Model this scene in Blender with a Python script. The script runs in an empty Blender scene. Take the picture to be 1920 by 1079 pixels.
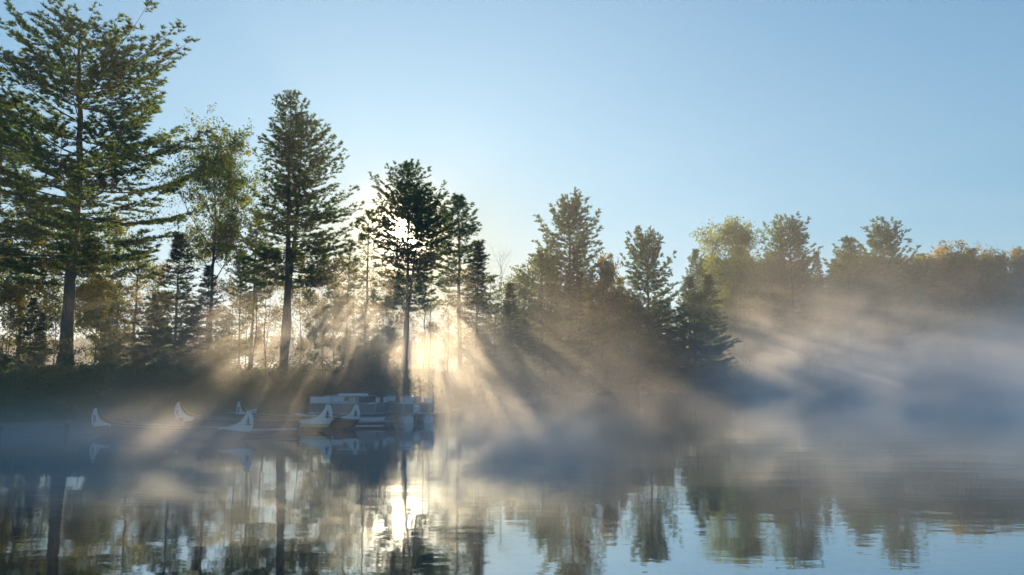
import bpy, bmesh, math, random
import numpy as np
from math import sin, cos, pi, radians, sqrt, atan2, atan
from mathutils import Vector, Matrix

S = bpy.context.scene
COL = S.collection

# ------------------------------------------------------------------ camera
F_PX = 1493.0
PITCH = atan(165.5 / F_PX)
CAM_H = 3.0
cam_data = bpy.data.cameras.new('camera')
cam_data.sensor_width = 36.0
cam_data.lens = F_PX / 1920.0 * 36.0
cam_data.clip_start = 0.1
cam_data.clip_end = 8000.0
cam = bpy.data.objects.new('camera', cam_data)
cam.location = (0, 0, CAM_H)
cam.rotation_euler = (pi / 2 + PITCH, 0, 0)
COL.objects.link(cam)
S.camera = cam


def ray(px, py):
    """direction of the photo pixel (1920 wide) in the world"""
    u = (px - 960.0) / F_PX
    v = (539.5 - py) / F_PX
    return Vector((u, cos(PITCH) - v * sin(PITCH), sin(PITCH) + v * cos(PITCH)))


def at(px, py, Y):
    d = ray(px, py)
    k = Y / d.y
    return Vector((d.x * k, Y, CAM_H + d.z * k))


# ------------------------------------------------------------------ sky, sun, exposure
SUN_DIR = ray(755, 440).normalized()
SUN_EL = math.asin(SUN_DIR.z)
SUN_AZ = atan2(SUN_DIR.x, SUN_DIR.y)
world = bpy.data.worlds.new("World")
S.world = world
world.use_nodes = True
wn = world.node_tree.nodes
wl = world.node_tree.links
bg = wn['Background']
sky = wn.new('ShaderNodeTexSky')
sky.sky_type = 'NISHITA'
sky.sun_disc = False
sky.sun_elevation = SUN_EL
sky.sun_rotation = SUN_AZ
sky.air_density = 1.0
sky.dust_density = 0.25
sky.ozone_density = 2.2
sky.altitude = 200
# the bright aureole round the low sun, tied to the sun's direction in the world
tc = wn.new('ShaderNodeTexCoord')
nrm = wn.new('ShaderNodeVectorMath'); nrm.operation = 'NORMALIZE'
wl.new(tc.outputs['Generated'], nrm.inputs[0])
dot = wn.new('ShaderNodeVectorMath'); dot.operation = 'DOT_PRODUCT'
wl.new(nrm.outputs[0], dot.inputs[0]); dot.inputs[1].default_value = SUN_DIR


def wmath(op, a, b=None, clamp=False):
    n = wn.new('ShaderNodeMath'); n.operation = op; n.use_clamp = clamp
    for i, v in enumerate((a, b)):
        if v is None:
            continue
        if isinstance(v, (int, float)):
            n.inputs[i].default_value = v
        else:
            wl.new(v, n.inputs[i])
    return n.outputs[0]


dpos = wmath('MAXIMUM', dot.outputs['Value'], 0.0)
SKY_STRENGTH = 0.125
SKY_TINT = (0.54, 1.0, 1.30)
AUREOLE = [(5000, 26.0, (1.0, 0.84, 0.62)), (1400, 3.0, (1.0, 0.68, 0.36)), (120, 0.10, (1.0, 0.74, 0.46)), (9, 0.10, (0.95, 1.0, 1.0))]
prev = sky.outputs['Color']
scl = wn.new('ShaderNodeVectorMath'); scl.operation = 'SCALE'
tnt = wn.new('ShaderNodeVectorMath'); tnt.operation = 'MULTIPLY'
wl.new(prev, scl.inputs[0]); scl.inputs['Scale'].default_value = SKY_STRENGTH
prev = scl.outputs[0]
# gentle shoulder, as the clear sky is nowhere clipped outside the sun's own glow
den = wn.new('ShaderNodeVectorMath'); den.operation = 'MULTIPLY_ADD'
wl.new(prev, den.inputs[0]); den.inputs[1].default_value = (1 / 0.47,) * 3; den.inputs[2].default_value = (1, 1, 1)
dv = wn.new('ShaderNodeVectorMath'); dv.operation = 'DIVIDE'
wl.new(prev, dv.inputs[0]); wl.new(den.outputs[0], dv.inputs[1])
wl.new(dv.outputs[0], tnt.inputs[0]); tnt.inputs[1].default_value = SKY_TINT
prev = tnt.outputs[0]
# warmer towards the sun, where the low light comes through the thickest air
sxyz = wn.new('ShaderNodeSeparateXYZ'); wl.new(nrm.outputs[0], sxyz.inputs[0])
low = wmath('DIVIDE', wmath('SUBTRACT', 0.29, sxyz.outputs['Z']), 0.17, clamp=True)
wf = wmath('MULTIPLY', wmath('POWER', dpos, 75.0), low)
wm_ = wn.new('ShaderNodeMix'); wm_.data_type = 'RGBA'
wl.new(wf, wm_.inputs['Factor']); wm_.inputs['A'].default_value = (1, 1, 1, 1); wm_.inputs['B'].default_value = (1.15, 0.66, 0.33, 1)
w2 = wn.new('ShaderNodeVectorMath'); w2.operation = 'MULTIPLY'
wl.new(prev, w2.inputs[0]); wl.new(wm_.outputs['Result'], w2.inputs[1])
prev = w2.outputs[0]
for pw, amp, c in AUREOLE:
    f = wmath('MULTIPLY', wmath('POWER', dpos, float(pw)), float(amp))
    v = wn.new('ShaderNodeVectorMath'); v.operation = 'SCALE'
    v.inputs[0].default_value = c
    wl.new(f, v.inputs['Scale'])
    ad = wn.new('ShaderNodeVectorMath'); ad.operation = 'ADD'
    wl.new(prev, ad.inputs[0]); wl.new(v.outputs[0], ad.inputs[1])
    prev = ad.outputs[0]
wl.new(prev, bg.inputs['Color'])
bg.inputs['Strength'].default_value = 1.0
world.cycles.sampling_method = 'MANUAL'
world.cycles.sample_map_resolution = 1024

sun_data = bpy.data.lights.new('sun', 'SUN')
sun_data.energy = 5.0
sun_data.angle = radians(0.53)
sun_data.color = (1.0, 0.71, 0.40)
sun = bpy.data.objects.new('sun', sun_data)
sun.rotation_euler = (-SUN_DIR).to_track_quat('-Z', 'Y').to_euler()
sun.location = (0, 0, 60)
COL.objects.link(sun)

S.view_settings.view_transform = 'Standard'
S.view_settings.look = 'None'
S.view_settings.exposure = 1.0
S.view_settings.gamma = 1.0
S.view_settings.use_curve_mapping = False
S.render.engine = 'CYCLES'
cy = S.cycles
cy.use_denoising = True
cy.max_bounces = 6
cy.diffuse_bounces = 2
cy.glossy_bounces = 3
cy.transmission_bounces = 3
cy.transparent_max_bounces = 4
cy.volume_bounces = 4
cy.volume_step_rate = 4.0
cy.volume_max_steps = 128
cy.sample_clamp_indirect = 4.0
cy.caustics_reflective = False
cy.caustics_refractive = False
cy.use_adaptive_sampling = True
cy.adaptive_threshold = 0.02

# ------------------------------------------------------------------ materials


def new_mat(name):
    m = bpy.data.materials.new(name)
    m.use_nodes = True
    return m, m.node_tree.nodes, m.node_tree.links, m.node_tree.nodes['Principled BSDF']


def mat_plain(name, c1, c2=None, scale=4.0, rough=0.6, metallic=0.0, bump=0.0, stretch=(1, 1, 1), detail=5):
    m, n, l, b = new_mat(name)
    b.inputs['Roughness'].default_value = rough
    b.inputs['Metallic'].default_value = metallic
    if c2 is None:
        c2 = tuple(x * 0.72 for x in c1)
    t = n.new('ShaderNodeTexCoord')
    mp = n.new('ShaderNodeMapping'); mp.inputs['Scale'].default_value = stretch
    nz = n.new('ShaderNodeTexNoise'); nz.inputs['Scale'].default_value = scale
    nz.inputs['Detail'].default_value = detail; nz.inputs['Roughness'].default_value = 0.65
    cr = n.new('ShaderNodeValToRGB')
    cr.color_ramp.elements[0].position = 0.32; cr.color_ramp.elements[1].position = 0.7
    cr.color_ramp.elements[0].color = (*c2, 1); cr.color_ramp.elements[1].color = (*c1, 1)
    l.new(t.outputs['Object'], mp.inputs[0]); l.new(mp.outputs[0], nz.inputs['Vector'])
    l.new(nz.outputs['Fac'], cr.inputs[0]); l.new(cr.outputs[0], b.inputs['Base Color'])
    if bump:
        bp = n.new('ShaderNodeBump'); bp.inputs['Strength'].default_value = bump
        bp.inputs['Distance'].default_value = 0.05
        l.new(nz.outputs['Fac'], bp.inputs['Height']); l.new(bp.outputs[0], b.inputs['Normal'])
    return m


def mat_leaf(name, ca, cb, cc=None, trans=0.5, scale=0.55):
    """leaf or needle: colour differs from clump to clump, light passes through"""
    m = bpy.data.materials.new(name); m.use_nodes = True
    n = m.node_tree.nodes; l = m.node_tree.links
    n.clear()
    out = n.new('ShaderNodeOutputMaterial')
    t = n.new('ShaderNodeTexCoord')
    nz = n.new('ShaderNodeTexNoise'); nz.inputs['Scale'].default_value = scale
    nz.inputs['Detail'].default_value = 6; nz.inputs['Roughness'].default_value = 0.75
    cr = n.new('ShaderNodeValToRGB')
    e = cr.color_ramp.elements
    e[0].position = 0.36; e[0].color = (*ca, 1)
    e[1].position = 0.56; e[1].color = (*cb, 1)
    if cc:
        x = e.new(0.68); x.color = (*cc, 1)
    l.new(t.outputs['Object'], nz.inputs['Vector'])
    l.new(nz.outputs['Fac'], cr.inputs[0])
    d = n.new('ShaderNodeBsdfDiffuse'); tr = n.new('ShaderNodeBsdfTranslucent')
    l.new(cr.outputs[0], d.inputs[0])
    # transmitted light is yellower than reflected light
    mx = n.new('ShaderNodeMix'); mx.data_type = 'RGBA'; mx.blend_type = 'MULTIPLY'
    mx.inputs['Factor'].default_value = 1.0
    l.new(cr.outputs[0], mx.inputs['A']); mx.inputs['B'].default_value = (1.9, 2.0, 0.8, 1)
    l.new(mx.outputs['Result'], tr.inputs[0])
    ms = n.new('ShaderNodeMixShader'); ms.inputs[0].default_value = trans
    l.new(d.outputs[0], ms.inputs[1]); l.new(tr.outputs[0], ms.inputs[2])
    l.new(ms.outputs[0], out.inputs['Surface'])
    return m


M = {}
M['bark'] = mat_plain('bark', (0.16, 0.125, 0.10), (0.06, 0.048, 0.04), 3.0, 0.9, 0, 0.6, (3, 3, 0.6))
M['bark_pale'] = mat_plain('bark_pale', (0.30, 0.27, 0.23), (0.12, 0.10, 0.09), 3.0, 0.85, 0, 0.4, (3, 3, 0.8))
M['pine'] = mat_leaf('pine_needles', (0.047, 0.101, 0.047), (0.101, 0.155, 0.047), (0.203, 0.162, 0.047))
M['pine_blue'] = mat_leaf('pine_needles_blue', (0.054, 0.108, 0.068), (0.101, 0.155, 0.074), (0.149, 0.162, 0.068))
M['spruce'] = mat_leaf('spruce_needles', (0.028, 0.055, 0.032), (0.05, 0.085, 0.035), None, 0.35)
M['maple'] = mat_leaf('maple_leaves', (0.065, 0.12, 0.025), (0.15, 0.185, 0.032), (0.36, 0.26, 0.035), 0.5)
M['maple_light'] = mat_leaf('light_leaves', (0.10, 0.15, 0.045), (0.18, 0.22, 0.06), (0.25, 0.25, 0.07), 0.5)
M['autumn'] = mat_leaf('autumn_leaves', (0.10, 0.11, 0.035), (0.24, 0.17, 0.055), (0.33, 0.18, 0.05), 0.5)
M['oak'] = mat_leaf('oak_leaves', (0.074, 0.115, 0.034), (0.149, 0.162, 0.041), (0.324, 0.203, 0.054), 0.5)
M['brush'] = mat_leaf('brush_leaves', (0.05, 0.075, 0.03), (0.10, 0.115, 0.04), (0.19, 0.12, 0.04), 0.35, 0.35)
M['grass'] = mat_leaf('grass_blades', (0.06, 0.09, 0.025), (0.10, 0.13, 0.04), (0.15, 0.14, 0.06), 0.35, 0.3)

# ------------------------------------------------------------------ object helpers


def link(name, me, mat=None, parent=None, kind=None):
    o = bpy.data.objects.new(name, me)
    COL.objects.link(o)
    if mat is not None and me is not None and not me.materials:
        me.materials.append(mat)
    if parent is not None:
        o.parent = parent
    if kind:
        o['kind'] = kind
    return o


def thing(name, label, cat, loc=(0, 0, 0), rotz=0.0, group=None):
    o = bpy.data.objects.new(name, None)
    COL.objects.link(o)
    o.empty_display_size = 0.3
    o.location = loc
    o.rotation_euler = (0, 0, rotz)
    o['label'] = label
    o['category'] = cat
    if group:
        o['group'] = group
    return o


def mesh_np(name, V, Fc, n=3, smooth=False):
    """V (k,3); Fc (m,n) int array"""
    V = np.asarray(V, dtype=np.float32); Fc = np.asarray(Fc, dtype=np.int32)
    me = bpy.data.meshes.new(name)
    me.vertices.add(len(V)); me.vertices.foreach_set('co', V.ravel())
    me.loops.add(Fc.size); me.loops.foreach_set('vertex_index', Fc.ravel())
    me.polygons.add(len(Fc))
    me.polygons.foreach_set('loop_start', np.arange(0, Fc.size, n, dtype=np.int32))
    me.polygons.foreach_set('loop_total', np.full(len(Fc), n, dtype=np.int32))
    if smooth:
        me.polygons.foreach_set('use_smooth', np.ones(len(Fc), dtype=bool))
    me.update(calc_edges=True)
    return me


class MB:
    """collects quads and tris, then builds one mesh object"""

    def __init__(s):
        s.v = []; s.f = []

    def add(s, vs, fs):
        k = len(s.v)
        s.v += [tuple(v) for v in vs]
        s.f += [tuple(i + k for i in f) for f in fs]

    def box(s, x0, x1, y0, y1, z0, z1, mtx=None, bev=0.0):
        if bev <= 0:
            vs = [(x, y, z) for z in (z0, z1) for y in (y0, y1) for x in (x0, x1)]
            fs = [(0, 2, 3, 1), (4, 5, 7, 6), (0, 1, 5, 4), (2, 6, 7, 3), (0, 4, 6, 2), (1, 3, 7, 5)]
        else:
            b = bev
            ring = lambda i, z: [(x0 + i, y0 + i, z), (x1 - i, y0 + i, z), (x1 - i, y1 - i, z), (x0 + i, y1 - i, z)]
            vs = ring(b, z0) + ring(0, z0 + b) + ring(0, z1 - b) + ring(b, z1)
            fs = [(3, 2, 1, 0), (12, 13, 14, 15)]
            for r in range(3):
                for i in range(4):
                    j = (i + 1) % 4
                    fs.append((r * 4 + i, r * 4 + j, r * 4 + 4 + j, r * 4 + 4 + i))
        if mtx is not None:
            vs = [mtx @ Vector(v) for v in vs]
        s.add(vs, fs)

    def tube(s, pts, r, n=8, cap=True):
        pts = [Vector(p) for p in pts]
        rs = r if isinstance(r, (list, tuple)) else [r] * len(pts)
        vs = []; fs = []
        up = None
        for i, p in enumerate(pts):
            d = (pts[min(i + 1, len(pts) - 1)] - pts[max(i - 1, 0)]).normalized()
            if up is None:
                up = Vector((0, 0, 1)) if abs(d.z) < 0.9 else Vector((1, 0, 0))
            a = d.cross(up).normalized(); b = a.cross(d).normalized(); up = b
            for k in range(n):
                t = 2 * pi * k / n
                vs.append(p + (a * cos(t) + b * sin(t)) * rs[i])
        for i in range(len(pts) - 1):
            for k in range(n):
                j = (k + 1) % n
                fs.append((i * n + k, i * n + j, i * n + n + j, i * n + n + k))
        if cap:
            fs.append(tuple(reversed(range(n)))); fs.append(tuple(range(len(vs) - n, len(vs))))
        s.add(vs, fs)

    def build(s, name, mat, parent=None, smooth=False, kind=None):
        me = bpy.data.meshes.new(name)
        me.from_pydata(s.v, [], s.f)
        if smooth:
            me.polygons.foreach_set('use_smooth', [True] * len(me.polygons))
        me.update()
        return link(name, me, mat, parent, kind)


def smooth01(a, b, x):
    t = np.clip((x - a) / (b - a), 0, 1)
    return t * t * (3 - 2 * t)


# ------------------------------------------------------------------ ground and water
SH_X = np.array([-200, -60, -30, -22, -18, -14, -9.5, -6, -1, 4, 12, 24, 37, 44, 58, 90, 140, 220, 340.])
SH_Y = np.array([28, 35, 39, 43.5, 49, 52.5, 58, 68, 88, 112, 132, 141, 142, 150, 188, 198, 206, 216, 230.])


def shore_y(x):
    return np.interp(x, SH_X, SH_Y)


def hgt(x, y):
    x = np.asarray(x, dtype=float); y = np.asarray(y, dtype=float)
    s = shore_y(x)
    d = y - s
    top = np.interp(x, [-60, -20, -5, 10, 40, 120], [3.5, 3.3, 2.9, 3.2, 4.5, 6.5])
    depth = np.interp(x, [-60, -5, 15, 40], [38, 34, 60, 150])
    h = np.where(d > 0, 0.12 + top * smooth01(0.0, 17.0, d), np.clip(d * 0.25, -1.2, 0.12))
    h = h - smooth01(0, 16, d - depth) * (top + 1.3)
    h = h + (0.22 * np.sin(x * 0.31 + 1.3 * np.sin(y * 0.17)) * np.cos(y * 0.27 + 0.7) + 0.08 * np.sin(x * 1.3 + y * 0.9) * np.cos(y * 1.1)) * smooth01(1, 6, d)
    return h


def gz(x, y):
    return float(hgt(x, y))


gx = np.concatenate([np.arange(-220, -60, 6.0), np.arange(-60, 170, 1.8), np.arange(170, 420, 8.0)])
gy = np.concatenate([np.arange(20, 40, 2.0), np.arange(40, 250, 1.8), np.arange(250, 420, 8.0)])
GX, GY = np.meshgrid(gx, gy)
GZ = hgt(GX, GY)
V = np.stack([GX.ravel(), GY.ravel(), GZ.ravel()], 1)
nx, ny = len(gx), len(gy)
ii, jj = np.meshgrid(np.arange(nx - 1), np.arange(ny - 1))
a = (jj * nx + ii).ravel()
Fq = np.stack([a, a + 1, a + nx + 1, a + nx], 1)
M['soil'] = mat_plain('bank_ground', (0.13, 0.145, 0.06), (0.085, 0.07, 0.042), 0.5, 0.95, 0, 0.5, detail=8)
link('ground', mesh_np('ground', V, Fq, 4, True), M['soil'], kind='structure')

m, n, l, b = new_mat('lake_water')
b.inputs['Base Color'].default_value = (0.012, 0.028, 0.036, 1)
b.inputs['Roughness'].default_value = 0.03
b.inputs['IOR'].default_value = 1.9
b.inputs['Specular IOR Level'].default_value = 0.5
t = n.new('ShaderNodeTexCoord')
mp = n.new('ShaderNodeMapping'); mp.inputs['Scale'].default_value = (0.55, 1.0, 1)
mp.inputs['Rotation'].default_value = (0, 0, 0.12)
n1 = n.new('ShaderNodeTexNoise'); n1.inputs['Scale'].default_value = 2.6; n1.inputs['Detail'].default_value = 3
n2 = n.new('ShaderNodeTexNoise'); n2.inputs['Scale'].default_value = 0.35; n2.inputs['Detail'].default_value = 2
n3 = n.new('ShaderNodeTexNoise'); n3.inputs['Scale'].default_value = 0.06; n3.inputs['Detail'].default_value = 2
l.new(t.outputs['Object'], mp.inputs[0])
for q in (n1, n2):
    l.new(mp.outputs[0], q.inputs['Vector'])
l.new(t.outputs['Object'], n3.inputs['Vector'])
mr = n.new('ShaderNodeMapRange'); mr.inputs['From Min'].default_value = 0.38; mr.inputs['From Max'].default_value = 0.66
mr.inputs['To Min'].default_value = 0.25; mr.inputs['To Max'].default_value = 1.0
l.new(n3.outputs['Fac'], mr.inputs['Value'])
mu = n.new('ShaderNodeMath'); mu.operation = 'MULTIPLY'
l.new(n1.outputs['Fac'], mu.inputs[0]); l.new(mr.outputs[0], mu.inputs[1])
b1 = n.new('ShaderNodeBump'); b1.inputs['Strength'].default_value = 1.0; b1.inputs['Distance'].default_value = 0.0042
b2 = n.new('ShaderNodeBump'); b2.inputs['Strength'].default_value = 1.0; b2.inputs['Distance'].default_value = 0.014
l.new(mu.outputs[0], b1.inputs['Height']); l.new(n2.outputs['Fac'], b2.inputs['Height'])
l.new(b1.outputs[0], b2.inputs['Normal']); l.new(b2.outputs[0], b.inputs['Normal'])
gl = n.new('ShaderNodeBsdfGlossy'); gl.inputs['Color'].default_value = (0.74, 0.90, 1.0, 1); gl.inputs['Roughness'].default_value = 0.03
l.new(b2.outputs[0], gl.inputs['Normal'])
mxs = n.new('ShaderNodeMixShader'); mxs.inputs[0].default_value = 0.38
l.new(b.outputs[0], mxs.inputs[1]); l.new(gl.outputs[0], mxs.inputs[2])
l.new(mxs.outputs[0], n['Material Output'].inputs['Surface'])
M['water'] = m
w = MB(); w.add([(-700, -250, 0), (700, -250, 0), (700, 900, 0), (-700, 900, 0)], [(0, 1, 2, 3)])
w.build('lake_water', M['water'], kind='structure')

# hills beyond the lake, a long low ridge
rng = np.random.default_rng(5)
hx = np.linspace(-690, 690, 240); hy = np.array([470, 478, 500, 560, 640, 760, 880.])
HX, HY = np.meshgrid(hx, hy)
prof = np.array([-0.6, 5, 11, 17, 21, 20, 14.])[:, None]
HZ = prof * (0.75 + 0.22 * np.sin(HX * 0.011 + 1) + 0.10 * np.sin(HX * 0.043) + 0.05 * np.sin(HX * 0.13 + HY))
HZ[1:] += rng.normal(0, 0.8, HZ[1:].shape)
V = np.stack([HX.ravel(), HY.ravel(), HZ.ravel()], 1)
ii, jj = np.meshgrid(np.arange(len(hx) - 1), np.arange(len(hy) - 1)); a = (jj * len(hx) + ii).ravel()
M['far_hill'] = mat_plain('far_hill', (0.06, 0.075, 0.035), (0.035, 0.045, 0.025), 0.06, 0.95, detail=8)
link('hills', mesh_np('hills', V, np.stack([a, a + 1, a + len(hx) + 1, a + len(hx)], 1), 4, True), M['far_hill'], kind='structure')

# ------------------------------------------------------------------ trees


def spikes(centers, dirs, length, width, k, rs, spread=0.9, flat=0.0):
    """k thin triangles radiating from every centre, leaning along dirs"""
    C = np.repeat(np.asarray(centers), k, 0); D = np.repeat(np.asarray(dirs), k, 0)
    N = len(C)
    R = rs.normal(0, 1, (N, 3)); R /= np.linalg.norm(R, axis=1, keepdims=True) + 1e-9
    if flat:
        R[:, 2] *= (1 - flat)
    A = D + R * spread
    A /= np.linalg.norm(A, axis=1, keepdims=True) + 1e-9
    B = np.cross(A, rs.normal(0, 1, (N, 3))); B /= np.linalg.norm(B, axis=1, keepdims=True) + 1e-9
    L = (length * rs.uniform(0.65, 1.25, N))[:, None]; W = (width * rs.uniform(0.7, 1.3, N))[:, None]
    P0 = C - B * W * 0.5; P1 = C + B * W * 0.5 + A * L * 0.12; P2 = C + A * L
    V = np.stack([P0, P1, P2], 1).reshape(-1, 3)
    return V


def tri_mesh(name, V):
    return mesh_np(name, V, np.arange(len(V)).reshape(-1, 3), 3)


class Wood:
    def __init__(s):
        s.V = []; s.F = []; s.k = 0

    def limb(s, P, R, n=5):
        P = np.asarray(P, dtype=float); m_ = len(P)
        T = np.gradient(P, axis=0); T /= np.linalg.norm(T, axis=1, keepdims=True) + 1e-9
        ref = np.array([0.31, 0.95, 0.05]) if abs(T[0][2]) > 0.7 else np.array([0, 0, 1.0])
        A = np.cross(T, ref); A /= np.linalg.norm(A, axis=1, keepdims=True) + 1e-9
        B = np.cross(A, T)
        th = np.arange(n) * 2 * pi / n
        V = P[:, None, :] + (A[:, None, :] * np.cos(th)[None, :, None] + B[:, None, :] * np.sin(th)[None, :, None]) * np.asarray(R)[:, None, None]
        s.V.append(V.reshape(-1, 3))
        i, j = np.meshgrid(np.arange(m_ - 1), np.arange(n), indexing='ij')
        a_ = (i * n + j).ravel(); b_ = (i * n + (j + 1) % n).ravel()
        s.F.append(np.stack([a_, b_, b_ + n, a_ + n], 1) + s.k)
        s.k += m_ * n

    def mesh(s, name):
        return mesh_np(name, np.concatenate(s.V), np.concatenate(s.F), 4, True)


def lerp_env(env, t):
    return float(np.interp(t, [e[0] for e in env], [e[1] for e in env]))


def conifer(seed, H, envR, envL=None, crown_base=0.3, whorl=0.7, per=4, r0=0.3, tuft=0.28, dens=1.0, droop_low=-0.1,
            rise_top=0.9, lean=(0, 0), sweep=0.35, stems=1, twig_gap=0.27, tw=0.075, k=8, dead_low=True, curve=0.0, flatten=0.5, hole=None):
    """white pine / spruce / fir: returns trunk, branch and crown meshes"""
    rs = np.random.default_rng(seed)
    envL = envL or envR
    TR = Wood(); BR = Wood()
    cen = []; dr = []
    for st in range(stems):
        off = (0.0, 0.0) if st == 0 else (rs.uniform(0.3, 0.6) + 0.25, rs.uniform(-.3, .3))
        Hs = H * (1 if st == 0 else rs.uniform(0.86, 0.93))
        m_ = 16
        t = np.linspace(0, 1, m_)
        wob = np.cumsum(rs.normal(0, 0.055, (m_, 2)), 0) * (H / 20)
        wob -= wob[0]
        ph = t ** 1.4
        X = off[0] * (0.3 + ph * 1.6) + lean[0] * H * t + wob[:, 0] + curve * H * np.sin(t * pi)
        Y = off[1] + lean[1] * H * t + wob[:, 1]
        P = np.stack([X, Y, t * Hs - 0.25], 1)
        rr = r0 * (1 if st == 0 else 0.8) * (1 - t * 0.93) ** 0.85
        rr[0] *= 1.45; rr[1] *= 1.05
        TR.limb(P, rr, 9)
        z = crown_base * Hs
        while z < Hs * 0.985:
            tt = z / Hs
            base = np.array([np.interp(z, P[:, 2], P[:, 0]), np.interp(z, P[:, 2], P[:, 1]), z])
            a0 = rs.uniform(0, 2 * pi)
            npb = per + rs.integers(-1, 2)
            for b_ in range(max(2, npb)):
                az = a0 + 2 * pi * b_ / npb + rs.normal(0, 0.3)
                wr = 0.5 + 0.5 * cos(az)
                L = (lerp_env(envR, tt) * wr + lerp_env(envL, tt) * (1 - wr)) * rs.uniform(0.5, 1.12)
                if rs.random() < 0.08:
                    L *= 0.5
                if L < 0.25:
                    L = 0.25
                el = droop_low + (rise_top - droop_low) * max(0, (tt - crown_base) / (1 - crown_base)) ** 1.6 + rs.normal(0, 0.07)
                nb = 7
                s_ = np.linspace(0, 1, nb)
                hor = s_ * L * cos(el)
                up = s_ * L * sin(el) + sweep * L * (s_ ** 2.2) * 0.5 - 0.06 * L * np.sin(s_ * pi)
                daz = rs.normal(0, 0.12)
                aa = az + daz * s_
                Q = np.stack([base[0] + hor * np.cos(aa), base[1] + hor * np.sin(aa), base[2] + up], 1)
                rb = (0.0075 * L + 0.010) * (1 - 0.85 * s_)
                BR.limb(Q, rb, 4)
                # twigs
                gap = twig_gap / dens
                s0 = 0.18 if tt > 0.6 else 0.28
                nt = max(2, int(L * (1 - s0) / gap))
                for q in range(nt):
                    sq = s0 + (1 - s0) * (q + rs.random() * 0.8) / nt
                    if rs.random() < 0.10:
                        continue
                    p = np.array([np.interp(sq, s_, Q[:, i]) for i in range(3)])
                    side = 1 if q % 2 else -1
                    tl = (0.32 * L * (1 - sq) + 0.28 + 0.05 * L) * rs.uniform(0.6, 1.2)
                    ta = az + side * rs.uniform(0.5, 1.15)
                    te = 0.18 + 0.45 * max(0, tt - 0.4) + rs.normal(0, 0.12)
                    d = np.array([cos(ta) * cos(te), sin(ta) * cos(te), sin(te)])
                    if tl > 0.7:
                        BR.limb(np.stack([p, p + d * tl * 0.85]), [0.012, 0.005], 3)
                    ng = max(2, int(tl / (0.125 / dens)))
                    for g in range(ng):
                        u = (g + rs.random()) / ng
                        if u < 0.15:
                            continue
                        c = p + d * tl * u + rs.normal(0, 0.06, 3)
                        cen.append(c); dr.append(d * 0.7 + np.array([0, 0, 0.45 * (1 - flatten * .5)]))
                ex = Q[-1] - Q[-2]; ex /= np.linalg.norm(ex) + 1e-9
                for g in range(3):
                    cen.append(Q[-1] - ex * 0.16 * g); dr.append(ex)
            z += whorl * 1.15 * rs.uniform(0.7, 1.35) * (1.0 if tt < 0.75 else 0.7)
        # leader tuft
        for g in range(5):
            cen.append(P[-1] - np.array([0, 0, 0.14 * g])); dr.append(np.array([0, 0, 0.9]))
        if dead_low:
            z = max(1.2, crown_base * Hs * 0.35)
            while z < crown_base * Hs:
                az = rs.uniform(0, 2 * pi); L = rs.uniform(0.5, 2.0)
                base = np.array([np.interp(z, P[:, 2], P[:, 0]), np.interp(z, P[:, 2], P[:, 1]), z])
                d = np.array([cos(az), sin(az), rs.uniform(-0.25, 0.2)])
                e = base + d * L
                BR.limb(np.stack([base, base + d * L * 0.5 + rs.normal(0, .06, 3), e]), [0.022, 0.014, 0.006], 3)
                z += rs.uniform(0.3, 1.0)
    if hole:
        ca = np.asarray(cen); dd_ = np.hypot(ca[:, 0] - hole[0], ca[:, 2] - hole[1])
        kp = dd_ > hole[2] * rs.uniform(0.6, 1.6, len(ca))
        cen = ca[kp]; dr = np.asarray(dr)[kp]
    V = spikes(cen, dr, tuft, tw, k, rs, 0.95, flatten)
    return TR.mesh('trunk'), BR.mesh('branches'), tri_mesh('crown', V)


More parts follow.
